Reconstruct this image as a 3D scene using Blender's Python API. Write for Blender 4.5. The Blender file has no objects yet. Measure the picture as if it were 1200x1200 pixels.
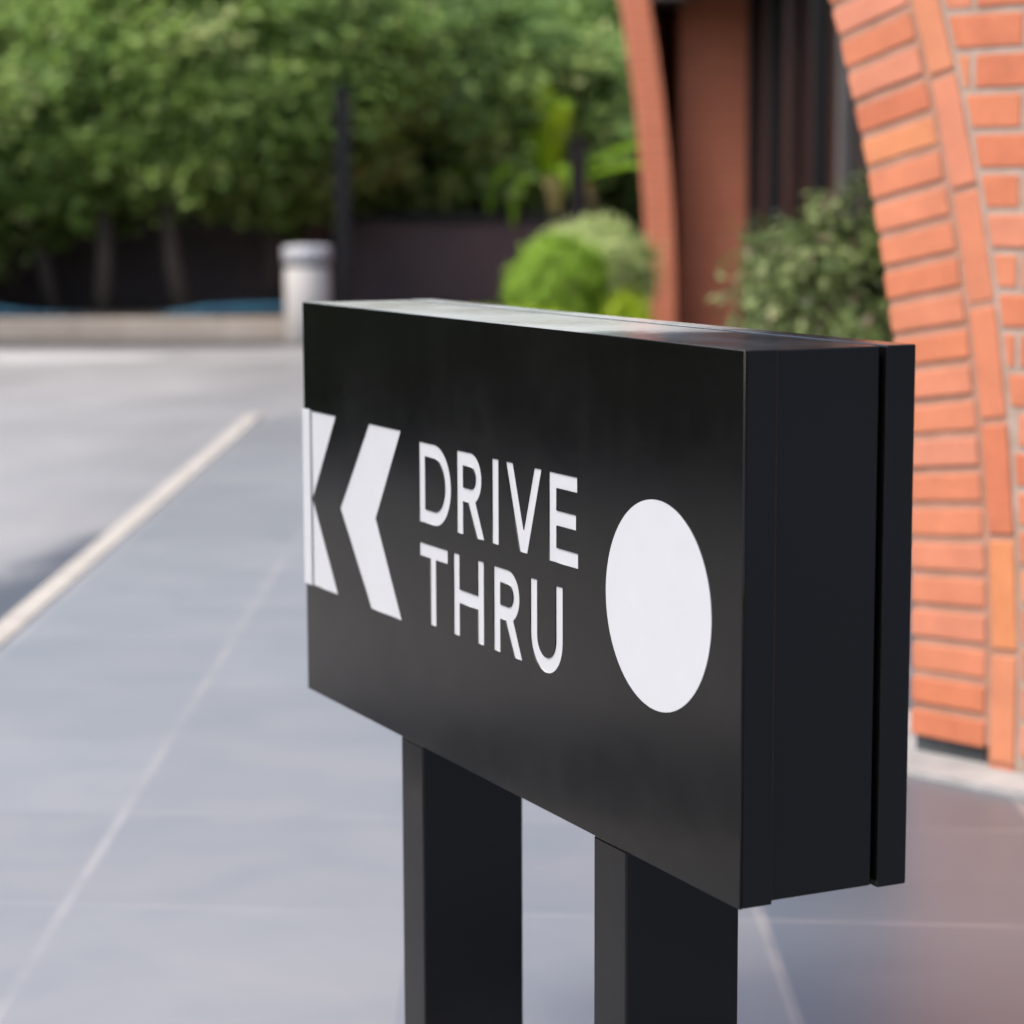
import bpy, bmesh, math, random
import numpy as np
from mathutils import Vector, Matrix
random.seed(7)
R = math.radians
scene = bpy.context.scene
COL = scene.collection

# ------------------------------------------------------------------ helpers
def tag(o, label=None, cat=None, group=None, kind=None):
    if label: o['label'] = label
    if cat: o['category'] = cat
    if group: o['group'] = group
    if kind: o['kind'] = kind
    return o

def empty(name, loc, rz=0.0):
    o = bpy.data.objects.new(name, None)
    o.empty_display_size = 0.2
    COL.objects.link(o)
    o.location = loc
    o.rotation_euler = (0, 0, rz)
    return o

def link(name, me, mat, parent=None):
    o = bpy.data.objects.new(name, me)
    COL.objects.link(o)
    if mat:
        me.materials.clear()
        me.materials.append(mat)
    if parent: o.parent = parent
    return o

def from_bm(name, bm, mat, parent=None, smooth=False):
    me = bpy.data.meshes.new(name)
    bmesh.ops.recalc_face_normals(bm, faces=bm.faces)
    if smooth:
        for f in bm.faces: f.smooth = True
    bm.to_mesh(me); bm.free()
    return link(name, me, mat, parent)

def box(bm, x0, x1, y0, y1, z0, z1, bev=0.0, seg=2):
    vs = [bm.verts.new(p) for p in ((x0,y0,z0),(x1,y0,z0),(x1,y1,z0),(x0,y1,z0),(x0,y0,z1),(x1,y0,z1),(x1,y1,z1),(x0,y1,z1))]
    fs = [bm.faces.new([vs[i] for i in q]) for q in ((0,3,2,1),(4,5,6,7),(0,1,5,4),(1,2,6,5),(2,3,7,6),(3,0,4,7))]
    if bev:
        es = list({e for f in fs for e in f.edges})
        bmesh.ops.bevel(bm, geom=es, offset=bev, segments=seg, affect='EDGES', profile=0.5)

def prism(bm, pts, y0, y1):
    """polygon in local x,z pushed along y"""
    a = [bm.verts.new((p[0], y0, p[1])) for p in pts]
    b = [bm.verts.new((p[0], y1, p[1])) for p in pts]
    bm.faces.new(a); bm.faces.new(b[::-1])
    n = len(pts)
    for i in range(n):
        bm.faces.new((a[i], b[i], b[(i+1) % n], a[(i+1) % n]))

def slab(bm, pts, z0, z1):
    a = [bm.verts.new((p[0], p[1], z0)) for p in pts]
    b = [bm.verts.new((p[0], p[1], z1)) for p in pts]
    bm.faces.new(a[::-1]); bm.faces.new(b)
    n = len(pts)
    for i in range(n):
        bm.faces.new((a[i], a[(i+1) % n], b[(i+1) % n], b[i]))

def tube(bm, pts, rads, n=10):
    rings = []
    pts = [Vector(p) for p in pts]
    for i, p in enumerate(pts):
        d = (pts[min(i+1, len(pts)-1)] - pts[max(i-1, 0)]).normalized()
        s = d.cross(Vector((0.3, 1, 0.1))).normalized()
        t = d.cross(s)
        rings.append([bm.verts.new(p + (s*math.cos(2*math.pi*k/n) + t*math.sin(2*math.pi*k/n))*rads[i]) for k in range(n)])
    for a, b in zip(rings, rings[1:]):
        for k in range(n):
            bm.faces.new((a[k], a[(k+1) % n], b[(k+1) % n], b[k]))
    bm.faces.new(rings[0][::-1]); bm.faces.new(rings[-1])

def lathe(bm, prof, n=40):
    rings = [[bm.verts.new((r*math.cos(2*math.pi*k/n), r*math.sin(2*math.pi*k/n), z)) for k in range(n)] for r, z in prof]
    for a, b in zip(rings, rings[1:]):
        for k in range(n):
            bm.faces.new((a[k], a[(k+1) % n], b[(k+1) % n], b[k]))
    bm.faces.new(rings[0][::-1]); bm.faces.new(rings[-1])

# ------------------------------------------------------------------ materials
def mat(name):
    m = bpy.data.materials.new(name)
    m.use_nodes = True
    nt = m.node_tree
    return m, nt, nt.nodes['Principled BSDF']

def N(nt, t, **kw):
    n = nt.nodes.new(t)
    for k, v in kw.items():
        if k in n.inputs: n.inputs[k].default_value = v
        else: setattr(n, k, v)
    return n

def ramp(nt, stops, interp='LINEAR'):
    r = nt.nodes.new('ShaderNodeValToRGB')
    cr = r.color_ramp
    cr.interpolation = interp
    while len(cr.elements) < len(stops): cr.elements.new(0.5)
    for e, (p, c) in zip(cr.elements, stops):
        e.position = p
        e.color = (*c, 1) if len(c) == 3 else c
    return r

def noisy(name, c0, c1, scale=8, rough=0.6, bump=0.0, bscale=60, spec=0.5, detail=6, rvar=0.0):
    m, nt, b = mat(name)
    tc = N(nt, 'ShaderNodeTexCoord')
    n = N(nt, 'ShaderNodeTexNoise', Scale=scale, Detail=detail)
    nt.links.new(tc.outputs['Object'], n.inputs['Vector'])
    r = ramp(nt, [(0.3, c0), (0.7, c1)])
    nt.links.new(n.outputs['Fac'], r.inputs['Fac'])
    nt.links.new(r.outputs['Color'], b.inputs['Base Color'])
    b.inputs['Roughness'].default_value = rough
    b.inputs['Specular IOR Level'].default_value = spec
    if rvar:
        mr = N(nt, 'ShaderNodeMapRange')
        mr.inputs['To Min'].default_value = rough - rvar
        mr.inputs['To Max'].default_value = rough + rvar
        nt.links.new(n.outputs['Fac'], mr.inputs['Value'])
        nt.links.new(mr.outputs['Result'], b.inputs['Roughness'])
    if bump:
        n2 = N(nt, 'ShaderNodeTexNoise', Scale=bscale, Detail=4)
        nt.links.new(tc.outputs['Object'], n2.inputs['Vector'])
        bp = N(nt, 'ShaderNodeBump', Strength=bump, Distance=0.01)
        nt.links.new(n2.outputs['Fac'], bp.inputs['Height'])
        nt.links.new(bp.outputs['Normal'], b.inputs['Normal'])
    return m

def black_paint():
    m, nt, b = mat('black_gloss_paint')
    tc = N(nt, 'ShaderNodeTexCoord')
    n = N(nt, 'ShaderNodeTexNoise', Scale=6, Detail=8, Roughness=0.7)
    nt.links.new(tc.outputs['Object'], n.inputs['Vector'])
    vo = N(nt, 'ShaderNodeTexVoronoi', Scale=17)
    nt.links.new(tc.outputs['Object'], vo.inputs['Vector'])
    lt = N(nt, 'ShaderNodeMath', operation='LESS_THAN'); lt.inputs[1].default_value = 0.022
    nt.links.new(vo.outputs['Distance'], lt.inputs[0])
    sc = N(nt, 'ShaderNodeSeparateColor'); nt.links.new(vo.outputs['Color'], sc.inputs[0])
    gt = N(nt, 'ShaderNodeMath', operation='GREATER_THAN'); gt.inputs[1].default_value = 0.5
    nt.links.new(sc.outputs[0], gt.inputs[0])
    sp = N(nt, 'ShaderNodeMath', operation='MULTIPLY'); nt.links.new(lt.outputs[0], sp.inputs[0]); nt.links.new(gt.outputs[0], sp.inputs[1])
    mx = N(nt, 'ShaderNodeMix', data_type='RGBA'); nt.links.new(sp.outputs[0], mx.inputs[0])
    mx.inputs[6].default_value = (0.0034,0.0034,0.0035,1); mx.inputs[7].default_value = (0.10,0.10,0.10,1)
    # sky reflection painted as pale colour on the level top, fading towards the right
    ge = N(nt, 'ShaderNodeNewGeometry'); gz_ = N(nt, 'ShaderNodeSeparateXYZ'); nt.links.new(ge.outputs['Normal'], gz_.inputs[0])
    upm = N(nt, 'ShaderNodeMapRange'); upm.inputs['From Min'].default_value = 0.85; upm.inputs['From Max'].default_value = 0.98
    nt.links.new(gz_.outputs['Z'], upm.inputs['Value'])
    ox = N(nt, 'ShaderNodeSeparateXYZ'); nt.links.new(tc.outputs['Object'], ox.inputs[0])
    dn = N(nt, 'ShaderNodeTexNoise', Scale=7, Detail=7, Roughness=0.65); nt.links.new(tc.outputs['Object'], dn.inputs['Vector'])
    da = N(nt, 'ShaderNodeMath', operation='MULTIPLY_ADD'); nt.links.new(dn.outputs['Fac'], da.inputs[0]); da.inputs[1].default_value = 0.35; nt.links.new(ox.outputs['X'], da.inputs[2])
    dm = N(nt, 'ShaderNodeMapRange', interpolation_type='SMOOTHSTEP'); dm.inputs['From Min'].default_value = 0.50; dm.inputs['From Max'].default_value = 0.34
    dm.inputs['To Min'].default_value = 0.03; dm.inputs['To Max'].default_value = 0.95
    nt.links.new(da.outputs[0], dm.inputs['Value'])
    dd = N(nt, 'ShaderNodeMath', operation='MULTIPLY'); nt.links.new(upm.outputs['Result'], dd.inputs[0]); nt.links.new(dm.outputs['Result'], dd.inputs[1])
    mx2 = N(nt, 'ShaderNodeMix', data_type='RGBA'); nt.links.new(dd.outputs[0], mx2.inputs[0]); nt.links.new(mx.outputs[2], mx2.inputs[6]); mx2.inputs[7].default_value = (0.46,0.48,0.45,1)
    # faint run marks left by rain
    sm = N(nt, 'ShaderNodeMapping'); sm.inputs['Scale'].default_value = (34, 34, 1.6); nt.links.new(tc.outputs['Object'], sm.inputs['Vector'])
    sn = N(nt, 'ShaderNodeTexNoise', Scale=1.0, Detail=5, Roughness=0.7); nt.links.new(sm.outputs['Vector'], sn.inputs['Vector'])
    sr = N(nt, 'ShaderNodeMapRange', interpolation_type='SMOOTHSTEP'); sr.inputs['From Min'].default_value = 0.52; sr.inputs['From Max'].default_value = 0.78; sr.inputs['To Max'].default_value = 0.07
    nt.links.new(sn.outputs['Fac'], sr.inputs['Value'])
    mx3 = N(nt, 'ShaderNodeMix', data_type='RGBA'); nt.links.new(sr.outputs['Result'], mx3.inputs[0]); nt.links.new(mx2.outputs[2], mx3.inputs[6]); mx3.inputs[7].default_value = (0.022,0.022,0.021,1)
    nt.links.new(mx3.outputs[2], b.inputs['Base Color'])
    mr = N(nt, 'ShaderNodeMapRange'); mr.inputs['From Min'].default_value = 0.3; mr.inputs['From Max'].default_value = 0.7
    mr.inputs['To Min'].default_value = 0.10; mr.inputs['To Max'].default_value = 0.23
    nt.links.new(n.outputs['Fac'], mr.inputs['Value']); nt.links.new(mr.outputs['Result'], b.inputs['Roughness'])
    b.inputs['Specular IOR Level'].default_value = 0.32
    n2 = N(nt, 'ShaderNodeTexNoise', Scale=9, Detail=3); nt.links.new(tc.outputs['Object'], n2.inputs['Vector'])
    bp = N(nt, 'ShaderNodeBump', Strength=0.03, Distance=0.01)
    nt.links.new(n2.outputs['Fac'], bp.inputs['Height']); nt.links.new(bp.outputs['Normal'], b.inputs['Normal'])
    return m
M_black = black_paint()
M_gap = noisy('deep_black', (0.003,0.003,0.003), (0.004,0.004,0.004), 5, 0.9, spec=0.1)
M_white = noisy('white_acrylic', (0.415,0.435,0.468), (0.43,0.45,0.482), 30, 0.3)
M_concrete = noisy('pale_concrete', (0.42,0.42,0.40), (0.56,0.56,0.54), 14, 0.8, 0.25, 80)
M_footing = noisy('dusty_footing', (0.25,0.25,0.25), (0.38,0.38,0.375), 8, 0.85, 0.3, 80)
M_plinth = noisy('dark_plinth', (0.035,0.042,0.046), (0.075,0.085,0.09), 12, 0.85, 0.4, 60)  # dark grey, fills the gap below the arch bricks
M_curb = noisy('kerb_paint', (0.33,0.305,0.265), (0.44,0.41,0.365), 9, 0.7, 0.2, 90)
M_kerbfar = noisy('tan_kerb_stone', (0.33,0.28,0.23), (0.46,0.41,0.36), 1.6, 0.8, 0.2, 60)
M_soil = noisy('soil', (0.025,0.018,0.013), (0.055,0.04,0.03), 9, 0.95, 0.6, 30)
M_brownwall = noisy('brown_painted_wall', (0.062,0.043,0.045), (0.085,0.060,0.062), 2.5, 0.6, 0.1, 30)
M_steel = noisy('dark_grey_post_paint', (0.009,0.0095,0.011), (0.014,0.0145,0.017), 6, 0.7, spec=0.2)
M_bark = noisy('bark', (0.045,0.036,0.03), (0.10,0.08,0.066), 14, 0.9, 0.7, 40)
M_blue = noisy('blue_pipe', (0.015,0.10,0.17), (0.02,0.14,0.22), 6, 0.45)
M_binbody = noisy('cream_bin_paint', (0.46,0.45,0.44), (0.53,0.52,0.51), 8, 0.55)
M_bincap = noisy('grey_bin_cap', (0.34,0.35,0.38), (0.40,0.41,0.44), 8, 0.35)
M_binring = noisy('dark_bin_ring', (0.04,0.045,0.05), (0.06,0.065,0.07), 8, 0.5)
M_roof = noisy('roof_soffit', (0.06,0.05,0.045), (0.08,0.07,0.06), 4, 0.8)
M_mull = noisy('dark_mullion', (0.007,0.007,0.008), (0.011,0.011,0.012), 6, 0.55, spec=0.3)
M_mullbrown = noisy('brown_mullion', (0.024,0.010,0.008), (0.034,0.014,0.011), 6, 0.55, spec=0.3)
M_mullgrey = noisy('grey_mullion', (0.075,0.07,0.072), (0.10,0.095,0.097), 6, 0.45)

def glass_mat():
    m, nt, b = mat('black_glazing')
    b.inputs['Base Color'].default_value = (0.006,0.006,0.0075,1)
    b.inputs['Roughness'].default_value = 0.16
    b.inputs['Specular IOR Level'].default_value = 0.35
    return m
M_glass = glass_mat()

def brick_bits():
    """fired clay: colour picked per brick from the mesh attribute 'tone', plus grain"""
    m, nt, b = mat('fired_clay_brick')
    at = N(nt, 'ShaderNodeAttribute', attribute_name='tone')
    r = ramp(nt, [(0.0,(0.46,0.142,0.070)), (0.35,(0.49,0.163,0.080)), (0.65,(0.51,0.185,0.100)), (0.85,(0.525,0.205,0.128)), (1.0,(0.535,0.205,0.085))])
    nt.links.new(at.outputs['Fac'], r.inputs['Fac'])
    tc = N(nt, 'ShaderNodeTexCoord')
    n = N(nt, 'ShaderNodeTexNoise', Scale=9, Detail=9, Roughness=0.7)
    nt.links.new(tc.outputs['Object'], n.inputs['Vector'])
    r2 = ramp(nt, [(0.3,(0.72,0.68,0.66)), (0.7,(1.12,1.10,1.08))])
    nt.links.new(n.outputs['Fac'], r2.inputs['Fac'])
    mx = N(nt, 'ShaderNodeMix', data_type='RGBA', blend_type='MULTIPLY')
    mx.inputs[0].default_value = 0.8
    nt.links.new(r.outputs['Color'], mx.inputs[6]); nt.links.new(r2.outputs['Color'], mx.inputs[7])
    nt.links.new(mx.outputs[2], b.inputs['Base Color'])
    b.inputs['Roughness'].default_value = 0.75
    bp = N(nt, 'ShaderNodeBump', Strength=0.35, Distance=0.004)
    n2 = N(nt, 'ShaderNodeTexNoise', Scale=140, Detail=5)
    nt.links.new(tc.outputs['Object'], n2.inputs['Vector'])
    nt.links.new(n2.outputs['Fac'], bp.inputs['Height'])
    nt.links.new(bp.outputs['Normal'], b.inputs['Normal'])
    return m
M_brick = brick_bits()
M_mortar = noisy('grey_mortar', (0.27,0.195,0.15), (0.38,0.31,0.265), 16, 0.9, 0.4, 120)
M_mortar_brown = noisy('brown_mortar', (0.29,0.155,0.105), (0.38,0.21,0.15), 16, 0.9, 0.4, 120)

def far_brick():
    m, nt, b = mat('far_brick_courses')
    tc = N(nt, 'ShaderNodeTexCoord')
    mp = N(nt, 'ShaderNodeMapping')
    mp.inputs['Rotation'].default_value = (R(90), 0, 0)
    nt.links.new(tc.outputs['Object'], mp.inputs['Vector'])
    bt = N(nt, 'ShaderNodeTexBrick', Scale=1.0)
    bt.inputs['Color1'].default_value = (0.56,0.175,0.092,1)
    bt.inputs['Color2'].default_value = (0.62,0.205,0.11,1)
    bt.inputs['Mortar'].default_value = (0.44,0.165,0.10,1)
    bt.inputs['Mortar Size'].default_value = 0.010
    bt.inputs['Brick Width'].default_value = 0.225
    bt.inputs['Row Height'].default_value = 0.073
    nt.links.new(mp.outputs['Vector'], bt.inputs['Vector'])
    nt.links.new(bt.outputs['Color'], b.inputs['Base Color'])
    b.inputs['Roughness'].default_value = 0.8
    bp = N(nt, 'ShaderNodeBump', Strength=0.6, Distance=0.01)
    nt.links.new(bt.outputs['Fac'], bp.inputs['Height'])
    bp.invert = True
    nt.links.new(bp.outputs['Normal'], b.inputs['Normal'])
    return m
M_farbrick = far_brick()

def leaf_mat(name, stops, trans=0.3, rough=0.5):
    m, nt, b = mat(name)
    at = N(nt, 'ShaderNodeAttribute', attribute_name='tone')
    r = ramp(nt, stops)
    nt.links.new(at.outputs['Fac'], r.inputs['Fac'])
    nt.links.new(r.outputs['Color'], b.inputs['Base Color'])
    b.inputs['Roughness'].default_value = rough
    b.inputs['Specular IOR Level'].default_value = 0.35
    tr = N(nt, 'ShaderNodeBsdfTranslucent')
    nt.links.new(r.outputs['Color'], tr.inputs['Color'])
    mx = N(nt, 'ShaderNodeMixShader')
    mx.inputs[0].default_value = trans
    nt.links.new(b.outputs[0], mx.inputs[1]); nt.links.new(tr.outputs[0], mx.inputs[2])
    nt.links.new(mx.outputs[0], nt.nodes['Material Output'].inputs['Surface'])
    return m
M_leaf = leaf_mat('tree_leaf', [(0, (0.072, 0.13, 0.026)), (0.5, (0.169, 0.28, 0.055)), (0.85, (0.299, 0.429, 0.098)), (1, (0.39, 0.442, 0.169))])
M_leafcool = leaf_mat('cool_tree_leaf', [(0, (0.078, 0.15, 0.042)), (0.5, (0.174, 0.294, 0.074)), (0.85, (0.288, 0.432, 0.114)), (1, (0.384, 0.456, 0.18))])
M_topiary = leaf_mat('bright_topiary_leaf', [(0, (0.127, 0.23, 0.016)), (0.5, (0.241, 0.414, 0.032)), (1, (0.391, 0.575, 0.081))])
M_pale = leaf_mat('pale_shrub_leaf', [(0, (0.228, 0.3, 0.096)), (0.5, (0.432, 0.54, 0.204)), (1, (0.624, 0.7, 0.348))])
M_lime = leaf_mat('lime_ground_leaf', [(0, (0.192, 0.3, 0.01)), (0.5, (0.324, 0.456, 0.014)), (1, (0.48, 0.6, 0.036))])
M_bush = leaf_mat('grey_green_bush_leaf', [(0, (0.052, 0.074, 0.026)), (0.5, (0.1341, 0.197, 0.0567)), (0.85, (0.253, 0.305, 0.119)), (1, (0.312, 0.208, 0.179))])
M_frond = leaf_mat('broad_frond', [(0, (0.143, 0.286, 0.022)), (0.5, (0.242, 0.44, 0.028)), (1, (0.44, 0.66, 0.028))], 0.45)
M_dryfrond = leaf_mat('dry_frond', [(0,(0.09,0.07,0.025)), (0.5,(0.18,0.16,0.05)), (1,(0.26,0.24,0.09))], 0.3)

def paving_mat():
    m, nt, b = mat('slate_paving')
    tc = N(nt, 'ShaderNodeTexCoord')
    sx = N(nt, 'ShaderNodeSeparateXYZ'); nt.links.new(tc.outputs['Object'], sx.inputs[0])
    def math_(op, a, bb=None):
        n = N(nt, 'ShaderNodeMath', operation=op)
        for i, v in enumerate((a, bb)):
            if v is None: continue
            if isinstance(v, (int, float)): n.inputs[i].default_value = v
            else: nt.links.new(v, n.inputs[i])
        return n.outputs[0]
    P = 0.54
    gx = math_('ADD', sx.outputs['X'], 0.70 + P*20)
    gy = math_('ADD', math_('ADD', sx.outputs['Y'], math_('MULTIPLY', sx.outputs['X'], 0.09)), -3.495 + 0.547*40)
    ux = math_('DIVIDE', gx, P); uy = math_('DIVIDE', gy, 0.547)
    def line(u, per, w):
        f = math_('ABSOLUTE', math_('SUBTRACT', math_('FRACT', math_('ADD', u, 0.5)), 0.5))
        mr = N(nt, 'ShaderNodeMapRange', interpolation_type='SMOOTHSTEP')
        mr.inputs['From Min'].default_value = w/per*0.75; mr.inputs['From Max'].default_value = w/per*0.35
        nt.links.new(f, mr.inputs['Value'])
        return mr.outputs['Result']
    lx = math_('MULTIPLY', line(ux, P, 0.017), math_('GREATER_THAN', math_('ABSOLUTE', math_('SUBTRACT', ux, 21.0)), 0.3)); ly = math_('MULTIPLY', line(uy, 0.547, 0.012), 0.55)
    grout = math_('MAXIMUM', lx, ly)
    brk = N(nt, 'ShaderNodeTexNoise', Scale=5, Detail=4)
    nt.links.new(tc.outputs['Object'], brk.inputs['Vector'])
    br = ramp(nt, [(0.35,(0.08,)*3), (0.6,(0.55,)*3)]); nt.links.new(brk.outputs['Fac'], br.inputs['Fac'])
    gm = math_('MULTIPLY', grout, br.outputs['Color'])
    # one tone per slab
    cx = N(nt, 'ShaderNodeCombineXYZ')
    nt.links.new(math_('FLOOR', ux), cx.inputs[0]); nt.links.new(math_('FLOOR', uy), cx.inputs[1])
    wn = N(nt, 'ShaderNodeTexWhiteNoise', noise_dimensions='2D'); nt.links.new(cx.outputs[0], wn.inputs['Vector'])
    n1 = N(nt, 'ShaderNodeTexNoise', Scale=3.2, Detail=9, Roughness=0.62, Distortion=0.6)
    mp = N(nt, 'ShaderNodeMapping'); mp.inputs['Scale'].default_value = (1, 1.3, 1)
    nt.links.new(tc.outputs['Object'], mp.inputs['Vector']); nt.links.new(mp.outputs['Vector'], n1.inputs['Vector'])
    r1 = ramp(nt, [(0.28,(0.180,0.187,0.192)), (0.5,(0.205,0.208,0.211)), (0.72,(0.230,0.226,0.226))])
    nt.links.new(n1.outputs['Fac'], r1.inputs['Fac'])
    tv = N(nt, 'ShaderNodeMapRange'); tv.inputs['To Min'].default_value = 0.93; tv.inputs['To Max'].default_value = 1.06
    nt.links.new(wn.outputs['Value'], tv.inputs['Value'])
    hs = N(nt, 'ShaderNodeHueSaturation'); nt.links.new(r1.outputs['Color'], hs.inputs['Color']); nt.links.new(tv.outputs['Result'], hs.inputs['Value'])
    # slab columns step darker and more purple towards the building
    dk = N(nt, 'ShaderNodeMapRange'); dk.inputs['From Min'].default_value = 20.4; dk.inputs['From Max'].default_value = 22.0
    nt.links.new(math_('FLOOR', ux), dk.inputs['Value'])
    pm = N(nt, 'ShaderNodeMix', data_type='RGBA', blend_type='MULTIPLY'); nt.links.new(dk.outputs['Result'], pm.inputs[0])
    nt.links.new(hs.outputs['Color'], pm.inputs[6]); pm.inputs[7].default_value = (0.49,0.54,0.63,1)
    mx = N(nt, 'ShaderNodeMix', data_type='RGBA')
    nt.links.new(gm, mx.inputs[0]); nt.links.new(pm.outputs[2], mx.inputs[6]); mx.inputs[7].default_value = (0.33,0.305,0.295,1)
    nt.links.new(mx.outputs[2], b.inputs['Base Color'])
    rr = N(nt, 'ShaderNodeMapRange'); rr.inputs['To Min'].default_value = 0.29; rr.inputs['To Max'].default_value = 0.40; b.inputs['Specular IOR Level'].default_value = 1.0
    nt.links.new(n1.outputs['Fac'], rr.inputs['Value']); nt.links.new(rr.outputs['Result'], b.inputs['Roughness'])
    bp = N(nt, 'ShaderNodeBump', Strength=0.04, Distance=0.01)
    nt.links.new(n1.outputs['Fac'], bp.inputs['Height']); nt.links.new(bp.outputs['Normal'], b.inputs['Normal'])
    return m
M_paving = paving_mat()

def asphalt_mat():
    m, nt, b = mat('worn_asphalt')
    tc = N(nt, 'ShaderNodeTexCoord')
    mp = N(nt, 'ShaderNodeMapping'); mp.inputs['Scale'].default_value = (1.0, 0.5, 1)
    nt.links.new(tc.outputs['Object'], mp.inputs['Vector'])
    n1 = N(nt, 'ShaderNodeTexNoise', Scale=0.9, Detail=6, Roughness=0.6); nt.links.new(mp.outputs['Vector'], n1.inputs['Vector'])
    n2 = N(nt, 'ShaderNodeTexNoise', Scale=90, Detail=3); nt.links.new(tc.outputs['Object'], n2.inputs['Vector'])
    r1 = ramp(nt, [(0.3,(0.25,0.247,0.244)), (0.55,(0.285,0.28,0.275)), (0.75,(0.315,0.309,0.303))])
    nt.links.new(n1.outputs['Fac'], r1.inputs['Fac'])
    # a damp patch with its own ragged outline lying along the kerb
    sx = N(nt, 'ShaderNodeSeparateXYZ'); nt.links.new(tc.outputs['Object'], sx.inputs[0])
    n3 = N(nt, 'ShaderNodeTexNoise', Scale=1.7, Detail=5); nt.links.new(mp.outputs['Vector'], n3.inputs['Vector'])
    ed = N(nt, 'ShaderNodeMath', operation='MULTIPLY_ADD'); nt.links.new(n3.outputs['Fac'], ed.inputs[0]); ed.inputs[1].default_value = 0.9; nt.links.new(sx.outputs['X'], ed.inputs[2])
    e2 = N(nt, 'ShaderNodeMath', operation='MULTIPLY_ADD'); nt.links.new(sx.outputs['Y'], e2.inputs[0]); e2.inputs[1].default_value = -0.20; nt.links.new(ed.outputs[0], e2.inputs[2])
    wm = N(nt, 'ShaderNodeMapRange', interpolation_type='SMOOTHSTEP')
    wm.inputs['From Min'].default_value = -2.66; wm.inputs['From Max'].default_value = -2.40
    nt.links.new(e2.outputs[0], wm.inputs['Value'])
    w2 = N(nt, 'ShaderNodeMapRange', interpolation_type='SMOOTHSTEP'); w2.inputs['From Min'].default_value = -1.75; w2.inputs['From Max'].default_value = -0.95
    w2.inputs['To Max'].default_value = 0.32
    nt.links.new(ed.outputs[0], w2.inputs['Value'])
    m2 = N(nt, 'ShaderNodeMix', data_type='RGBA'); nt.links.new(w2.outputs['Result'], m2.inputs[0]); nt.links.new(r1.outputs['Color'], m2.inputs[6]); m2.inputs[7].default_value = (0.11,0.108,0.11,1)
    mx = N(nt, 'ShaderNodeMix', data_type='RGBA'); nt.links.new(wm.outputs['Result'], mx.inputs[0])
    nt.links.new(m2.outputs[2], mx.inputs[6]); mx.inputs[7].default_value = (0.062,0.066,0.075,1)
    nt.links.new(mx.outputs[2], b.inputs['Base Color'])
    rr = N(nt, 'ShaderNodeMapRange'); rr.inputs['From Min'].default_value = 0.3; rr.inputs['From Max'].default_value = 0.7
    rr.inputs['To Min'].default_value = 0.38; rr.inputs['To Max'].default_value = 0.55
    nt.links.new(n1.outputs['Fac'], rr.inputs['Value']); nt.links.new(rr.outputs['Result'], b.inputs['Roughness'])
    bp = N(nt, 'ShaderNodeBump', Strength=0.25, Distance=0.006)
    nt.links.new(n2.outputs['Fac'], bp.inputs['Height']); nt.links.new(bp.outputs['Normal'], b.inputs['Normal'])
    return m
M_asphalt = asphalt_mat()
M_gutter = noisy('damp_gutter', (0.05,0.05,0.052), (0.085,0.083,0.085), 3, 0.45)
M_line = noisy('worn_road_paint', (0.33,0.326,0.318), (0.46,0.455,0.445), 1.3, 0.6)

# ------------------------------------------------------------------ camera
CAM_H = 1.1
pitch, roll, f_px = 0.13476, -0.00344, 2743.2
cd = bpy.data.cameras.new('camera')
cam = bpy.data.objects.new('camera', cd); COL.objects.link(cam)
cd.sensor_width = 36; cd.lens = 36*f_px/1200
cd.clip_start = 0.05; cd.clip_end = 500
fwd = Vector((0, math.cos(pitch), -math.sin(pitch))); up = Vector((0, math.sin(pitch), math.cos(pitch))); rt = Vector((1,0,0))
rt2 = rt*math.cos(roll) + up*math.sin(roll); up2 = -rt*math.sin(roll) + up*math.cos(roll)
m3 = Matrix((rt2, up2, -fwd)).transposed()
cam.matrix_world = Matrix.Translation((0,0,CAM_H)) @ m3.to_4x4()
cd.dof.use_dof = True; cd.dof.focus_distance = 2.32; cd.dof.aperture_fstop = 4.5; cd.dof.aperture_blades = 0
scene.camera = cam

# ------------------------------------------------------------------ light
w = bpy.data.worlds.new('World'); scene.world = w; w.use_nodes = True
wn = w.node_tree
sky = wn.nodes.new('ShaderNodeTexSky'); sky.sky_type = 'NISHITA'; sky.sun_disc = False
SUN_EL, SUN_AZ = R(56), R(243)     # azimuth measured clockwise from +Y: left of the camera and a little behind it
sky.sun_elevation = SUN_EL; sky.sun_rotation = SUN_AZ
sky.air_density = 1.0; sky.dust_density = 5.0; sky.ozone_density = 1.0
bg = wn.nodes['Background']; bg.inputs['Strength'].default_value = 0.15
wn.links.new(sky.outputs[0], bg.inputs['Color'])
sl = bpy.data.lights.new('sun', 'SUN'); sl.energy = 0.7; sl.angle = R(18); sl.color = (1.0, 0.96, 0.90)
sun = bpy.data.objects.new('sun', sl); COL.objects.link(sun)
sd = Vector((math.sin(SUN_AZ)*math.cos(SUN_EL), math.cos(SUN_AZ)*math.cos(SUN_EL), math.sin(SUN_EL)))
sun.rotation_euler = sd.to_track_quat('Z', 'Y').to_euler()
scene.view_settings.view_transform = 'Standard'; scene.view_settings.look = 'None'
scene.view_settings.exposure = 1.28; scene.view_settings.gamma = 1.0

# ------------------------------------------------------------------ the ground
bm = bmesh.new()
slab(bm, [(-150,-150),(150,-150),(150,150),(-150,150)], -0.4, -0.07)
tag(from_bm('road', bm, M_asphalt), 'pale grey worn asphalt road left of the pavement', 'road', kind='structure')

KX = -1.258
bm = bmesh.new()
corner = [(KX+0.9 - 0.9*math.cos(a), 11.35 + 0.9*math.sin(a)) for a in [R(90*k/8) for k in range(9)]]
slab(bm, [(12,-8), (12,12.25)] + corner[::-1] + [(KX,-8)], -0.3, 0.0)
tag(from_bm('pavement', bm, M_paving), 'blue grey slate slab pavement with thin pale joints', 'pavement', kind='structure')

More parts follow.
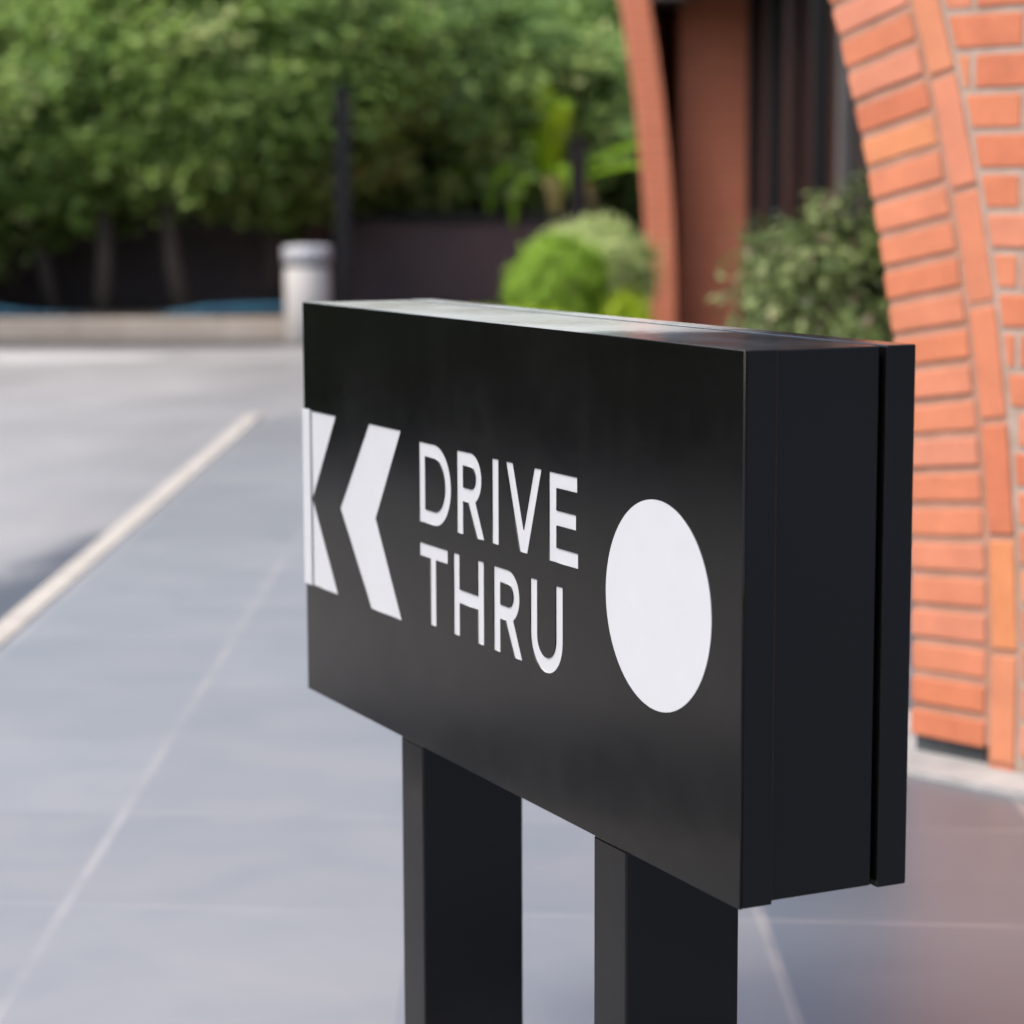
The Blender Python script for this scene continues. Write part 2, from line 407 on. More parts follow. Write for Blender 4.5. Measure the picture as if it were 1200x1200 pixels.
bm = bmesh.new()
box(bm, KX-0.078, KX-0.002, -8, 11.75, -0.3, 0.006, 0.008)
tag(from_bm('kerb', bm, M_curb), 'narrow off white kerb edging between road and pavement', 'kerb', kind='structure')

bm = bmesh.new()
slab(bm, [(-16,15.9),(-9,16.0),(-4.2,16.3),(-2.7,16.75),(-2.45,17.3),(-4.2,17.75),(-9,17.8),(-16,17.8)], -0.07, -0.066)
tag(from_bm('road_marking', bm, M_line), 'broad worn white marking across the far road', 'road marking', kind='structure')

bm = bmesh.new()
slab(bm, [(-40,18.15),(-1.2,18.25),(-1.2,19.29),(-40,19.29)], -0.07, -0.066)
tag(from_bm('gutter', bm, M_gutter), 'dark damp gutter strip along the far kerb', 'gutter', kind='structure')
# planting bed behind the far kerb
bm = bmesh.new()
slab(bm, [(-40,19.46),(-1.0,19.46),(0.2,14.9),(0.95,14.6),(0.95,60),(-40,60)], -0.3, 0.12)
tag(from_bm('planting_bed', bm, M_soil), 'dark soil bed under the trees', 'soil', kind='structure')
bm = bmesh.new()
for k in range(32):
    x1 = -1.2 - k*1.2
    box(bm, x1-1.196, x1, 19.30, 19.452, -0.3, 0.10, 0.012)
tag(from_bm('far_kerb', bm, M_kerbfar), 'tan stone kerb in front of the tree bed', 'kerb', kind='structure')

# ------------------------------------------------------------------ the sign
YAW = -1.11702
U = Vector((math.cos(YAW), math.sin(YAW), 0)); V = Vector((-math.sin(YAW), math.cos(YAW), 0))
W, D, H = 1.0665, 0.1804, 0.5
BL = Vector((-0.26571, 2.9842, 0)); ZB = CAM_H - 0.63435
base = BL + U*(W/2) + V*(D/2)
sign = empty('direction_sign', (base.x, base.y, 0), YAW)
tag(sign, 'black box sign on two posts reading DRIVE THRU with chevrons and white disc', 'sign')
OX, OY = -W/2, -D/2          # local position of the face's lower left corner

CH = (0.2640, 0.3556)        # first line of lettering, bottom and top
C2 = (0.1482, 0.2399)        # second line
ST = 0.0152
def arc(cx, cy, rx, ry, a0, a1, n=18):
    return [(cx + rx*math.cos(R(a0+(a1-a0)*k/n)), cy + ry*math.sin(R(a0+(a1-a0)*k/n))) for k in range(n+1)]
def L_D(x, b, t, wd):
    r = (t-b)/2; st = ST
    cx = x + wd - r*0.98
    o = [(x,b)] + arc(cx, (b+t)/2, r*0.98, r, -90, 90) + [(x,t)]
    i = [(x+st*1.08, b+st)] + arc(cx, (b+t)/2, r*0.98-st*1.1, r-st, -90, 90) + [(x+st*1.08, t-st)]
    return o, [i]
def L_R(x, b, t, wd):
    h = t-b; st = ST; yb = b + h*0.40; r = (t-yb)/2
    cx = x + wd*0.905 - r
    sl = (wd - 0.0185)/1.0
    lx = x + wd*0.50
    o = [(x,b),(x+st*1.05,b),(x+st*1.05,yb),(lx-0.006,yb),(x+wd-0.0185,b),(x+wd,b),(lx+0.0135,yb+0.0012)]
    o += arc(cx, (yb+t)/2, r, r, -62, 90) + [(x,t)]
    i = [(x+st*1.05, yb+st)] + arc(cx, (yb+t)/2, r-st, r-st, -90, 90) + [(x+st*1.05, t-st)]
    return o, [i]
def L_U(x, b, t, wd):
    st = ST*1.02; r = wd/2; cx = x + r
    o = [(x,t)] + arc(cx, b+r, r, r, 180, 360) + [(x+wd,t),(x+wd-st,t)]
    o += arc(cx, b+r, r-st, r-st, 0, -180) + [(x+st,t)]
    return o, []
def L_poly(p): return p, []
def L_V(x, b, t, wd):
    s = 0.0172; cx = x + wd/2
    return L_poly([(x,t),(cx-s*0.52,b),(cx+s*0.52,b),(x+wd,t),(x+wd-s,t),(cx,b+0.024),(x+s,t)])
def L_E(x, b, t, wd):
    st = ST; mid = (b+t)/2
    return L_poly([(x,b),(x+wd,b),(x+wd,b+st),(x+st*1.08,b+st),(x+st*1.08,mid-st/2),(x+wd*0.93,mid-st/2),(x+wd*0.93,mid+st/2),(x+st*1.08,mid+st/2),(x+st*1.08,t-st),(x+wd*0.97,t-st),(x+wd*0.97,t),(x,t)])
def L_T(x, b, t, wd):
    st = ST*1.03; cx = x + wd*0.485
    return L_poly([(cx-st/2,b),(cx+st/2,b),(cx+st/2,t-ST),(x+wd,t-ST),(x+wd,t),(x,t),(x,t-ST),(cx-st/2,t-ST)])
def L_H(x, b, t, wd):
    st = ST*1.03; m = (b+t)/2 - 0.001
    return L_poly([(x,b),(x+st,b),(x+st,m-ST/2),(x+wd-st,m-ST/2),(x+wd-st,b),(x+wd,b),(x+wd,t),(x+wd-st,t),(x+wd-st,m+ST/2),(x+st,m+ST/2),(x+st,t),(x,t)])
letters = [L_D(0.3636,*CH,0.0872), L_R(0.4667,*CH,0.0702), L_poly([(0.5568,CH[0]),(0.5728,CH[0]),(0.5728,CH[1]),(0.5568,CH[1])]),
           L_V(0.5903,*CH,0.0842), L_E(0.6914,*CH,0.0640),
           L_T(0.3630,*C2,0.0778), L_H(0.4565,*C2,0.0786), L_R(0.5600,*C2,0.0690), L_U(0.6485,C2[0]-0.0022,C2[1],0.0732)]
chev2 = [(0.2146,0.3632),(0.3112,0.3632),(0.2330,0.2510),(0.3092,0.1392),(0.2160,0.1392),(0.1184,0.2498)]
chev1a = [(0.0235,0.3632),(0.1084,0.3632),(0.0252,0.2510),(0.1090,0.1392),(0.0235,0.1392)]
disc = arc(0.9156, 0.2521, 0.0999, 0.0999, 0, 360, 96)[:-1]

def curve_mesh(loops, half, bev=0.0):
    cu = bpy.data.curves.new('tmp', 'CURVE'); cu.dimensions = '2D'; cu.fill_mode = 'BOTH'; cu.extrude = half - bev; cu.bevel_depth = bev; cu.bevel_resolution = 1; cu.offset = -bev
    for lp in loops:
        sp = cu.splines.new('POLY'); sp.points.add(len(lp)-1)
        for p, q in zip(sp.points, lp): p.co = (q[0], q[1], 0, 1)
        sp.use_cyclic_u = True
    o = bpy.data.objects.new('tmp', cu); COL.objects.link(o)
    dg = bpy.context.evaluated_depsgraph_get()
    me = bpy.data.meshes.new_from_object(o.evaluated_get(dg))
    bpy.data.objects.remove(o); bpy.data.curves.remove(cu)
    return me
def face_piece(name, loops, v0, v1, m, parent=sign, bev=0.0):
    me = curve_mesh(loops, abs(v1-v0)/2, bev)
    vm = (v0+v1)/2
    for vt in me.vertices:
        x, y, z = vt.co
        vt.co = (OX + x, OY + vm - z, ZB + y)
    me.update()
    return link(name, me, m, parent)
holes = [[(0,0),(W,0),(W,H),(0,H)]]
for o, ii in letters: holes += [o] + ii
holes += [chev2, chev1a]
face_piece('front_panel', holes, 0.0, 0.003, M_black, bev=0.0004)
for o, ii in letters:
    face_piece('letter', [o]+ii, 0.0013, 0.0029, M_white)
face_piece('chevron', [chev2], 0.0013, 0.0029, M_white)
face_piece('chevron', [chev1a], 0.0013, 0.0029, M_white)
face_piece('disc', [disc], -0.0008, -0.0001, M_white)
bm = bmesh.new()
box(bm, OX-0.0018, OX+0.0230, OY-0.0022, OY+0.020, ZB+0.1385, ZB+0.3645, 0.0012)
from_bm('edge_strip', bm, M_white, sign)
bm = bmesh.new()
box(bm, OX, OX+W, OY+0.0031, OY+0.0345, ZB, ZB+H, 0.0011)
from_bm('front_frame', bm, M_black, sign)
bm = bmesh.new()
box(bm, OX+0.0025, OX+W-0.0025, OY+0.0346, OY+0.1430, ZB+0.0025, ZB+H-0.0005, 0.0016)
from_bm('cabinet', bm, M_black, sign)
bm = bmesh.new()
box(bm, OX+0.014, OX+W-0.014, OY+0.1431, OY+0.1486, ZB+0.012, ZB+H-0.010)
from_bm('shadow_gap', bm, M_gap, sign)
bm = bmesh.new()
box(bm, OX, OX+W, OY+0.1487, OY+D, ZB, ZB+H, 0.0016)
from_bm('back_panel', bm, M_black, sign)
for u0, u1 in ((0.3035,0.3663),(0.7886,0.8559)):
    bm = bmesh.new()
    box(bm, OX+u0, OX+u1, OY+0.0006, OY+0.1300, -0.002, ZB-0.0004, 0.0022)
    p = from_bm('post', bm, M_black, sign)
    bm = bmesh.new()
    box(bm, OX+u0-0.05, OX+u1+0.05, OY-0.045, OY+0.175, 0.0, 0.010, 0.003)
    from_bm('base_plate', bm, M_black, p)

# ------------------------------------------------------------------ brick building
bld = empty('brick_building', (0.937, 4.337, 0), R(-45))
tag(bld, 'red brick building with curved arches and black glazed front', 'building')
# local frame of the near arch: x along the wall (right, nearer), y into the wall, z up
RI, ZC = 4.3, 0.10
SC = -0.222 - RI
def with_tone(name, bricks, m, parent):
    """bricks: list of (8 corner points); each gets its own tone"""
    bm = bmesh.new(); lay = bm.verts.layers.float.new('tone')
    for c, t in bricks:
        n0 = len(bm.verts)
        vs = [bm.verts.new(p) for p in c]
        fs = [bm.faces.new([vs[i] for i in q]) for q in ((0,3,2,1),(4,5,6,7),(0,1,5,4),(1,2,6,5),(2,3,7,6),(3,0,4,7))]
        es = list({e for f in fs for e in f.edges})
        r = bmesh.ops.bevel(bm, geom=es, offset=0.0035, segments=2, affect='EDGES', profile=0.5)
        for v in {v for f in r['faces'] for v in f.verts}: v[lay] = t
        for f in fs:
            if f.is_valid:
                for v in f.verts: v[lay] = t
    return from_bm(name, bm, m, parent)
def rad(r, a): return (SC + r*math.cos(a), ZC + r*math.sin(a))
def sector(r0, r1, a0, a1, y0, y1):
    j = lambda: random.uniform(-0.0012, 0.0012)
    p = [rad(r0+j(),a0), rad(r1+j(),a0), rad(r1+j(),a1), rad(r0+j(),a1)]
    q = random.uniform(-0.0015, 0.0015)
    b = [(s, y0+q, z) for s, z in p]; t = [(s, y1, z) for s, z in p]
    return [b[0], b[1], t[1], t[0], b[3], b[2], t[2], t[3]]
WALL_T = 0.215
AMAX = 1.22
R1 = RI + 0.170; R2 = R1 + 0.013; R3 = R2 + 0.056
bricks = []
pitch_a = 0.0668/(RI+0.085)
a = -0.0118
k = 0
while a < AMAX:
    a1 = a + pitch_a*0.755
    bricks.append((sector(RI, R1, a, a1, 0.0, WALL_T), random.random()*0.55 + random.choice((0,0.3,0.45))))
    a += pitch_a
with_tone('arch_ring', bricks, M_brick, bld)
bricks = []
pa = 0.2195/(R2+0.03); a = -0.0165
bricks.append((sector(R2, R3, -0.0225, -0.018, 0.001, WALL_T), 0.2))
while a < AMAX:
    bricks.append((sector(R2, R3, a, a+pa-0.0135/(R2), 0.001, WALL_T), random.random()))
    a += pa
with_tone('outer_ring', bricks, M_brick, bld)
# mortar behind the rings: an arc strip a little behind the faces
def arc_strip(bm, r0, r1, a0, a1, y0, y1, n=40):
    pts = [rad(r0, a0+(a1-a0)*i/n) for i in range(n+1)]; qts = [rad(r1, a0+(a1-a0)*i/n) for i in range(n+1)]
    for i in range(n):
        prism(bm, [pts[i], qts[i], qts[i+1], pts[i+1]], y0, y1)
bm = bmesh.new(); arc_strip(bm, RI+0.003, R1+0.008, -0.0105, AMAX, 0.0045, WALL_T-0.006)
arc_strip(bm, R1+0.0085, R3, -0.02, AMAX, 0.0045, WALL_T-0.006)
bmesh.ops.remove_doubles(bm, verts=bm.verts, dist=1e-5)
from_bm('ring_mortar', bm, M_mortar_brown, bld)
# wall beyond the rings, laid brick by brick with the curved cut
bricks = []
CR, BR = 0.0735, 0.0605
ZT = 4.15
SMAX = 4.2
k = 0; z = 0.030 - 0.0735*0
z = 1.434 - CR*19 + 0.0065
RW = R3 + 0.011
def s_cut(z): return SC + math.sqrt(max(RW*RW - (z-ZC)**2, 0.01))
while z < ZT - CR:
    z0, z1 = z, z + BR
    if z0 < 0.02: z0 = 0.02
    off = 0.006 if k % 2 == 0 else -0.066 - 0.041
    off += 0
    s = off - 0.2265*20
    while s < SMAX:
        e = s + 0.2135
        sl0, sl1 = s_cut(z0), s_cut(z1)
        if e > max(sl0, sl1) + 0.010:
            a0 = max(s, sl0); a1 = max(s, sl1)
            q = random.uniform(-0.0015, 0.0015)
            c = [(a0,q,z0),(e,q,z0),(e,0.1,z0),(a0,0.1,z0),(a1,q,z1),(e,q,z1),(e,0.1,z1),(a1,0.1,z1)]
            bricks.append((c, random.random()))
        s += 0.2265
    z += CR; k += 1
with_tone('wall', bricks, M_brick, bld)
bm = bmesh.new()
n = 30
zz = [0.01 + (ZT-0.01)*i/n for i in range(n+1)]
pl = [(SC + math.sqrt((R3+0.0005)**2 - (z-ZC)**2), z) for z in zz]
prism(bm, [(SMAX,0.01)] + [(SMAX,ZT)] + pl[::-1], 0.004, WALL_T)
from_bm('mortar_bed', bm, M_mortar, bld)
bm = bmesh.new()
box(bm, -0.223, -0.062, 0.022, WALL_T-0.03, -0.01, 0.046)
box(bm, 0.02, SMAX, 0.05, WALL_T-0.03, -0.01, 0.0098)
from_bm('plinth', bm, M_plinth, bld)
bm = bmesh.new()
slab(bm, [(-0.95,-0.115),(SMAX,-0.135),(SMAX,0.30),(-0.95,0.30)], 0.0005, 0.0135)
from_bm('footing', bm, M_footing, bld)

bm = bmesh.new(); box(bm, -2.3, SMAX, -1.35, WALL_T, ZT+0.01, ZT+0.17, 0.01)  # unseen overhang, added to dim the paving on the right
from_bm('added_eave', bm, M_roof, bld)

BM = bld.matrix_basis.inverted() if False else (Matrix.Translation((0.937,4.337,0)) @ Matrix.Rotation(R(-45),4,'Z')).inverted()
def world_part(name, bm, m, smooth=False):
    """geometry given in world axes, made a part of the building"""
    o = from_bm(name, bm, m, bld, smooth)
    o.matrix_parent_inverse = BM
    return o
# black glazed front running along the pavement
bm = bmesh.new(); box(bm, 1.99, 2.03, 5.6, 19.42, 0.0, 3.05)
gw = world_part('glass_wall', bm, M_glass)
mulls = [(19.33,0.10,M_mull),(17.9,0.28,M_mull),(16.6,0.34,M_mullbrown),(15.2,0.10,M_mull),(13.95,0.16,M_mullgrey),(12.9,0.12,M_mull),(11.4,0.1,M_mull),(10.0,0.1,M_mull),(8.6,0.1,M_mull),(7.2,0.1,M_mull)]
for y, wd, m in mulls:
    bm = bmesh.new(); box(bm, 1.93, 1.989, y-wd/2, y+wd/2, 0.0, 3.04, 0.004)
    o = world_part('mullion', bm, m); o.parent = gw; o.matrix_parent_inverse = Matrix.Identity(4)
# far brick rib and pier at the end of the front
RF, ZF = 14.5, 0.05
XF = 1.115 - RF
def rib(bm, r0, r1, y0, y1, zmax, n=18):
    amax0 = math.asin((zmax-ZF)/r0); amax1 = math.asin((zmax-ZF)/r1)
    P = [(XF+r0*math.cos(amax0*i/n), ZF+r0*math.sin(amax0*i/n)) for i in range(n+1)]
    Q = [(XF+r1*math.cos(amax1*i/n), ZF+r1*math.sin(amax1*i/n)) for i in range(n+1)]
    P = [(P[0][0],-0.02)] + P; Q = [(Q[0][0],-0.02)] + Q
    prism(bm, P + Q[::-1], y0, y1)
bm = bmesh.new(); rib(bm, RF, RF+0.215, 19.0, 19.3, 3.05)
world_part('arch_rib', bm, M_farbrick)
bm = bmesh.new(); box(bm, 1.385, 1.985, 19.44, 20.99, -0.02, 3.05)
world_part('pier', bm, M_farbrick)
bm = bmesh.new(); rib(bm, RF+0.15, RF+0.62, 21.0, 21.25, 3.05)
rib(bm, RF+0.15, RF+0.21, 19.305, 20.995, 3.05)  # hidden strip behind the rib, added to block light from the recess
world_part('recess_wall_and_blocker', bm, M_farbrick)
bm = bmesh.new()
slab(bm, [(1.40,15.6),(1.40,19.6),(1.0,19.6),(1.0,20.6),(9,20.6),(9,5.4),(1.75,5.4),(1.60,15.6)], 3.06, 3.30)
box(bm, 1.405, 1.98, 15.7, 19.435, 2.70, 3.055)  # lowered block, added to darken the top of the pier
box(bm, 1.13, 1.38, 18.6, 21.0, 2.62, 3.055)  # second block, added to keep light from above out of the recess
world_part('roof_and_shade_blocks', bm, M_roof)

# ------------------------------------------------------------------ far furniture
wl = empty('boundary_wall', (-12, 21.4, 0))
tag(wl, 'low dark brown wall with a coping behind the trees and litter bin', 'wall')
bm = bmesh.new(); box(bm, -18, 12.9, 0, 0.16, 0.0, 0.86)
from_bm('wall_face', bm, M_brownwall, wl)
bm = bmesh.new(); box(bm, -18.02, 12.92, -0.05, 0.21, 0.8605, 0.935, 0.01)
from_bm('coping', bm, M_mull, wl)

bn = empty('litter_bin', (-1.635, 18.85, -0.07))
tag(bn, 'round cream litter bin with grey domed cap at the far kerb', 'litter bin')
bm = bmesh.new(); lathe(bm, [(0.17,0),(0.182,0.012),(0.182,0.585),(0.178,0.60)])
from_bm('body', bm, M_binbody, bn, True)
bm = bmesh.new(); lathe(bm, [(0.152,0.6),(0.152,0.638)])
from_bm('neck', bm, M_binring, bn, True)
bm = bmesh.new(); lathe(bm, [(0.190,0.638),(0.196,0.645),(0.196,0.742),(0.190,0.758),(0.172,0.768),(0.10,0.773),(0.02,0.775)])
from_bm('cap', bm, M_bincap, bn, True)

def lamp_post(x, y, h, wd, label):
    t = empty('square_post', (x, y, 0.1)); tag(t, label, 'post', 'dark square posts by the wall')
    bm = bmesh.new(); box(bm, -wd/2, wd/2, -wd/2, wd/2, 0, h, 0.008)
    from_bm('shaft', bm, M_steel, t)
    bm = bmesh.new(); box(bm, -wd/2-0.02, wd/2+0.02, -wd/2-0.02, wd/2+0.02, -0.02, 0.05, 0.006)
    from_bm('base_plate', bm, M_steel, t)
    bm = bmesh.new(); box(bm, -wd/2-0.012, wd/2+0.012, -wd/2-0.012, wd/2+0.012, h+0.0005, h+0.035, 0.006)
    from_bm('cap', bm, M_steel, t)
lamp_post(-1.395, 19.62, 1.85, 0.125, 'black square post standing right behind the litter bin')
lamp_post(0.60, 21.15, 1.47, 0.15, 'dark grey square post rising behind the pale clipped shrub')

bm = bmesh.new()
pp = [(-30+0.5*i, 19.62 + 0.05*math.sin(i*1.7), 0.125 + 0.055*math.sin(i*1.15) + 0.012*math.sin(i*3.1)) for i in range(58)]
tube(bm, pp, [0.04]*len(pp), 8)
tag(from_bm('blue_pipe', bm, M_blue, None, True), 'thin blue water pipe lying on soil along the tan kerb', 'pipe')

# ------------------------------------------------------------------ plants
def leaf_mesh(name, P, Nrm, L, Wd, tone, rng, droop=0.25):
    """P leaf bases (n,3), Nrm preferred face normals, L lengths, Wd widths, tone per leaf"""
    n = len(P)
    d = rng.normal(size=(n,3)); d -= (d*Nrm).sum(1, keepdims=True)*Nrm
    d /= np.linalg.norm(d, axis=1, keepdims=True) + 1e-9
    d[:,2] -= droop; d /= np.linalg.norm(d, axis=1, keepdims=True)
    s = np.cross(d, Nrm); s /= np.linalg.norm(s, axis=1, keepdims=True) + 1e-9
    nn = np.cross(s, d)
    L = L[:,None]; Wd = Wd[:,None]
    v = np.stack([P, P + d*L*0.45 + s*Wd*0.5 + nn*Wd*0.12, P + d*L - nn*L*0.08, P + d*L*0.45 - s*Wd*0.5 + nn*Wd*0.12], 1).reshape(-1,3)
    me = bpy.data.meshes.new(name)
    me.vertices.add(4*n); me.vertices.foreach_set('co', v.astype(np.float32).ravel())
    me.loops.add(4*n); me.loops.foreach_set('vertex_index', np.arange(4*n, dtype=np.int32))
    me.polygons.add(n)
    me.polygons.foreach_set('loop_start', np.arange(0,4*n,4, dtype=np.int32))
    me.update(calc_edges=True)
    at = me.attributes.new('tone', 'FLOAT', 'POINT')
    at.data.foreach_set('value', np.repeat(np.clip(tone,0,1),4).astype(np.float32))
    me.validate()
    return me

def crown_mesh(name, seed, rx, ry, rz, nclump, per, L, up=0.5, spread=0.20, shell=0.55, tone_sd=0.22):
    rng = np.random.default_rng(seed)
    c = rng.normal(size=(nclump,3)); c /= np.linalg.norm(c, axis=1, keepdims=True)
    rad_ = (shell + (1-shell)*rng.random(nclump)**0.6) * (0.86 + 0.28*rng.random(nclump))
    cen = c*rad_[:,None]*np.array([rx,ry,rz])
    sz = spread*(0.6+0.8*rng.random(nclump))
    P = np.repeat(cen, per, 0) + np.clip(rng.normal(size=(nclump*per,3)),-1.7,1.7)*np.repeat(sz,per)[:,None]*np.array([1,1,0.75])
    out = np.repeat(c, per, 0)*0.7 + np.array([0,0,up]) + rng.normal(size=P.shape)*0.55
    out /= np.linalg.norm(out, axis=1, keepdims=True)
    tone = np.repeat(0.5 + tone_sd*rng.normal(size=nclump), per) + 0.17*rng.normal(size=len(P))
    l = L*(0.6+0.8*rng.random(len(P)))
    return leaf_mesh(name, P, out, l, l*0.5, tone, rng)

crowns = [crown_mesh('crown', 11, 1.25,1.05,1.6, 170, 110, 0.13),
          crown_mesh('crown', 12, 1.35,1.15,1.75, 180, 110, 0.125),
          crown_mesh('crown', 13, 1.10,1.00,1.5, 160, 110, 0.135)]
def trunk_mesh(seed, h, r, lean):
    rng = random.Random(seed)
    bm = bmesh.new()
    top = Vector((lean[0], lean[1], h))
    pts = [Vector((0,0,-0.05)) + (top - Vector((0,0,-0.05)))*t + Vector((rng.uniform(-1,1),rng.uniform(-1,1),0))*0.025*(0<t<1) for t in (0,0.25,0.5,0.75,1)]
    tube(bm, pts, [r*1.25,r,r*0.9,r*0.8,r*0.55], 9)
    for k in range(6):
        t = 0.55 + 0.4*k/6
        st = top*t; an = rng.uniform(0,6.28)
        en = st + Vector((math.cos(an)*0.8, math.sin(an)*0.8, rng.uniform(0.6,1.2)))
        tube(bm, [st, (st+en)/2 + Vector((0,0,0.08)), en], [r*0.5, r*0.33, r*0.12], 6)
    me = bpy.data.meshes.new('trunk'); bmesh.ops.recalc_face_normals(bm, faces=bm.faces)
    for f in bm.faces: f.smooth = True
    bm.to_mesh(me); bm.free(); return me
trunks = [trunk_mesh(1, 1.9, 0.075, (0.05,0)), trunk_mesh(2, 1.9, 0.075, (-0.32,0.1)), trunk_mesh(3, 2.1, 0.06, (-0.45,0.1)), trunk_mesh(4,1.9,0.06,(0.15,-0.1))]
def tree(x, y, ci, ti, cz, sc, rz, label, m=M_leaf, group='trees along the road edge', z=0.12):
    t = empty('leafy_tree', (x, y, z)); tag(t, label, 'tree', group)
    o = link('trunk', trunks[ti], M_bark, t)
    c = bpy.data.objects.new('crown', crowns[ci].copy() if m is not M_leaf else crowns[ci]); COL.objects.link(c); c.parent = t
    c.data.materials.clear(); c.data.materials.append(m)
    c.location = (0.1, 0.05, cz); c.scale = (sc,sc,sc*(0.76 if 'left' not in (group or '') else 1.0)); c.rotation_euler = (0,0,rz)
    return t
# trees in the bed in front of the wall
tree(-3.49,20.10,0,0,1.90,0.88,0.3,'upright slim tree trunk seen left of the leaning trunk, under dense green leaves')
tree(-2.79,20.10,1,1,1.95,0.8,1.9,'slim tree whose bare trunk leans left, behind the road kerb')
tree(-3.95,20.36,2,2,1.72,0.90,4.0,'tree with a thin slanting trunk, leftmost of the bare trunks')
tree(-2.13,20.68,2,3,1.85,0.95,2.2,'leafy tree with a thin dark trunk left of the litter bin')
tree(-1.82,20.88,0,3,2.1,0.82,5.1,'leafy tree overhanging the black post behind the bin')
tree(-4.94,20.36,1,0,1.55,0.9,0.9,'leafy tree cut by the left picture edge')
# hedge trees behind the wall
tree(-0.78,22.39,1,3,1.75,0.95,3.0,'dense green tree rising behind the brown wall right of the black post',M_leafcool)
tree(-0.30,22.6,2,0,1.75,0.80,0.5,'dense green tree rising behind the brown wall and the drooping palm',M_leafcool)
tree(1.10,23.1,0,3,1.75,0.95,1.2,'dense green tree partly hidden by the far brick arch',M_leafcool)
B = 'dark leafy tree filling the gap in the row behind the wall'
for x, y, ci, rz, sc in ((-5.6,23.4,0,1,1.05),(-4.1,23.7,1,2,0.98),(-2.6,23.6,2,3,1.1),(-1.3,24.3,0,4,1.08),(0.1,24.4,1,5,1.0),(1.3,24.5,2,0.4,1.1)):
    tree(x, y, ci, 0, 1.95, sc, rz, B, M_leafcool, 'second row of trees behind the wall')
C_ = 'unseen leafy tree added beyond the left picture edge for the sign to reflect'  # unseen row, added so the sign's face reflects something dark
for x, y, ci, rz, sc, cz in ((-6.4,20.2,0,0.2,1.0,2.0),(-8.2,20.6,1,1.2,1.1,2.0),(-8.0,17.4,2,2.2,1.2,1.5),(-8.2,15.2,0,3.2,1.2,1.4),(-7.9,13.0,1,4.2,1.15,1.4),(-8.1,10.9,2,5.2,1.2,1.4),(-7.9,8.9,0,0.7,1.2,1.3),(-8.0,6.9,1,1.7,1.15,1.4),(-8.1,4.8,2,2.7,1.2,1.4),(-8.0,2.7,0,3.7,1.2,1.4),(-8.1,0.6,1,4.7,1.2,1.4)):
    tree(x, y, ci, 0, cz, sc, rz, C_, M_leaf, 'added unseen trees outside the left edge', z=0.05)
bm = bmesh.new(); slab(bm, [(-14,-4),(-6.9,-4),(-6.9,18.1),(-14,18.1)], -0.3, 0.05)  # unseen ground, added to carry the trees reflected in the sign
tag(from_bm('added_verge', bm, M_soil), 'unseen soil strip added under the trees left of the road', 'soil', kind='structure')

def shrub(name, loc, seed, r, nclump, per, L, m, label, cat, spread, shell=0.8, stems=True, up=0.5, tone_sd=0.12):
    t = empty(name, loc); tag(t, label, cat)
    o = link('foliage', crown_mesh('foliage', seed, *r, nclump, per, L, up=up, spread=spread, shell=shell, tone_sd=tone_sd), m, t)
    o.location = (0,0,r[2]*0.9)
    if stems:
        bm = bmesh.new(); rr = random.Random(seed)
        for k in range(9):
            an = rr.uniform(0,6.28); q = rr.uniform(0.2,0.75)
            tube(bm, [(0.03*math.cos(an),0.03*math.sin(an),-0.02),(r[0]*q*0.5*math.cos(an),r[1]*q*0.5*math.sin(an),r[2]*0.7),(r[0]*q*math.cos(an),r[1]*q*math.sin(an),r[2]*1.5)],[0.014,0.010,0.005],6)
        from_bm('stems', bm, M_bark, t, True)
    return t
shrub('clipped_shrub', (0.32,16.0,0.10), 21, (0.31,0.31,0.36), 600, 34, 0.032, M_topiary, 'bright green rounded clipped shrub in front of the brown wall', 'shrub', 0.028, 0.965)
shrub('clipped_shrub', (0.61,17.0,0.12), 22, (0.39,0.38,0.41), 520, 34, 0.036, M_pale, 'pale silvery green rounded shrub behind the bright green one', 'shrub', 0.045, 0.92)
shrub('low_plant', (0.02,15.35,0.10), 23, (0.40,0.22,0.125), 90, 26, 0.05, M_lime, 'low yellow green plant spreading left below the round shrub', 'plant', 0.05, 0.7)
shrub('low_plant', (0.76,15.7,0.06), 24, (0.11,0.20,0.19), 60, 26, 0.05, M_lime, 'lime green plant tucked against the far brick arch', 'plant', 0.05, 0.7)
shrub('leafy_bush', (1.18,8.5,0.0), 25, (0.37,0.34,0.56), 270, 62, 0.047, M_bush, 'loose grey green bush growing beside the near brick arch', 'bush', 0.055, 0.60, tone_sd=0.2)

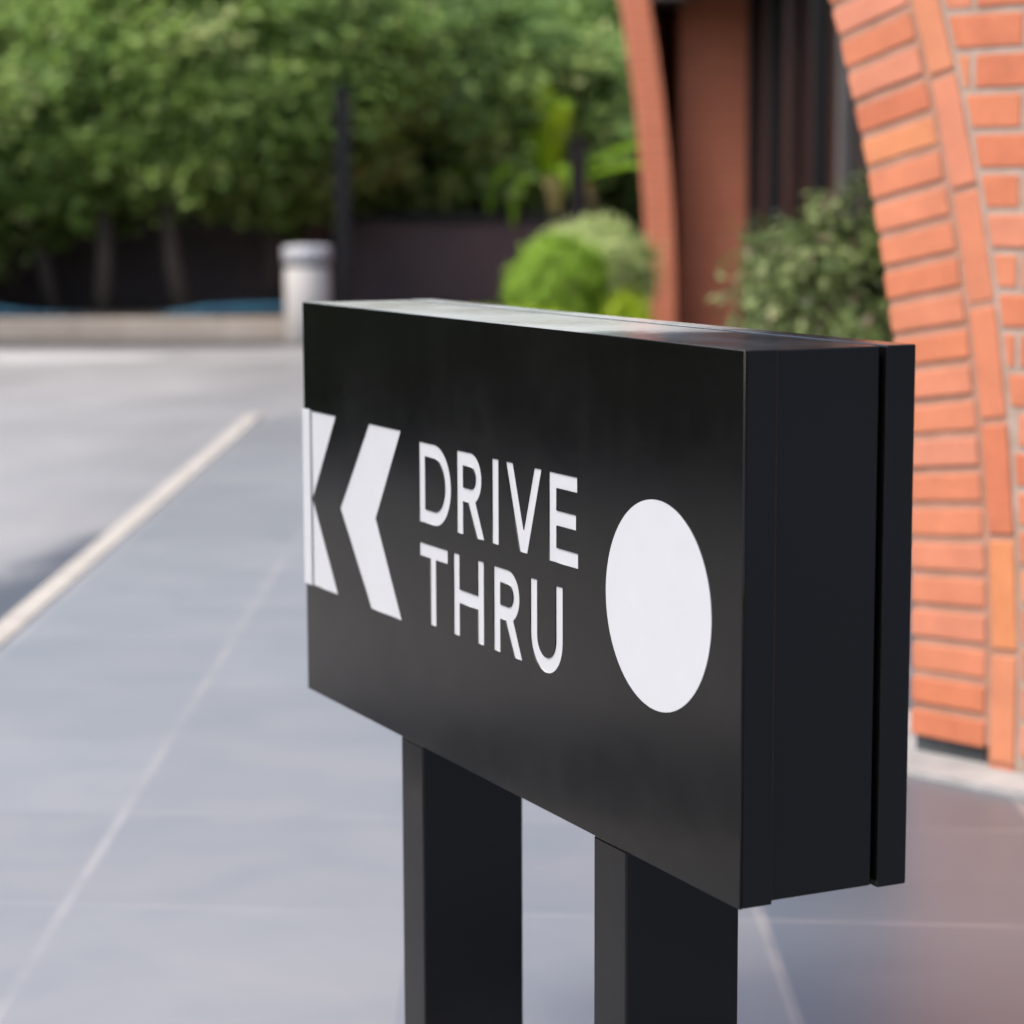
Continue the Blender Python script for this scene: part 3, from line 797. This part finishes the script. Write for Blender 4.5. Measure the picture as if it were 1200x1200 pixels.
# palm-like plant: broad arching leaves
pl = empty('broad_leaf_palm', (0.31, 21.85, 0.0))
tag(pl, 'yellow green broad leaved palm with arching fronds above the brown wall', 'palm')
bm = bmesh.new()
tube(bm, [(0,0,-0.05),(0.02,0,0.6),(0.0,0,1.15)], [0.07,0.06,0.045], 10)
from_bm('trunk', bm, M_bark, pl, True)
def frond(az, ln, rise, drop, wd, tone, m):
    bm = bmesh.new(); lay = bm.verts.layers.float.new('tone')
    n = 14; prev = None
    for i in range(n+1):
        t = i/n
        r = ln*math.sin(t*1.45)/math.sin(1.45)
        zz = 1.12 + rise*math.sin(min(1,t*1.2)*math.pi*0.5) - drop*t*t*t
        w_ = wd*math.sin(math.pi*min(0.97, 0.06+t*0.92))**0.7
        c = Vector((r*math.cos(az), r*math.sin(az), zz)); s = Vector((-math.sin(az), math.cos(az), 0))
        row = [bm.verts.new(c + s*w_ - Vector((0,0,w_*0.45))), bm.verts.new(c), bm.verts.new(c - s*w_ - Vector((0,0,w_*0.45)))]
        for v in row: v[lay] = tone + random.uniform(-0.1,0.1)
        if prev:
            bm.faces.new((prev[0],prev[1],row[1],row[0])); bm.faces.new((prev[1],prev[2],row[2],row[1]))
        prev = row
    from_bm('frond', bm, m, pl, True)
for az, ln, rise, drop, wd, tone, m in ((4.6,0.22,0.98,0.0,0.12,0.95,M_frond),(5.3,0.35,0.86,0.05,0.12,0.85,M_frond),(3.9,0.25,0.6,0.1,0.10,0.7,M_frond),
        (-0.25,1.0,0.52,0.20,0.10,0.45,M_frond),(-0.5,1.15,0.36,0.25,0.10,0.35,M_frond),(3.5,1.0,0.36,0.42,0.07,0.6,M_frond),(3.9,0.7,0.40,0.6,0.09,0.5,M_frond),
        (4.2,0.6,0.3,0.6,0.10,0.4,M_frond),(5.6,0.6,0.30,0.6,0.09,0.6,M_dryfrond),(4.9,0.5,0.30,0.65,0.10,0.5,M_dryfrond),(5.2,0.55,0.40,0.55,0.10,0.5,M_frond),(0.9,0.9,0.5,0.3,0.10,0.3,M_frond),(2.2,0.9,0.5,0.3,0.10,0.3,M_frond)):
    frond(az, ln, rise, drop, wd, tone, m)
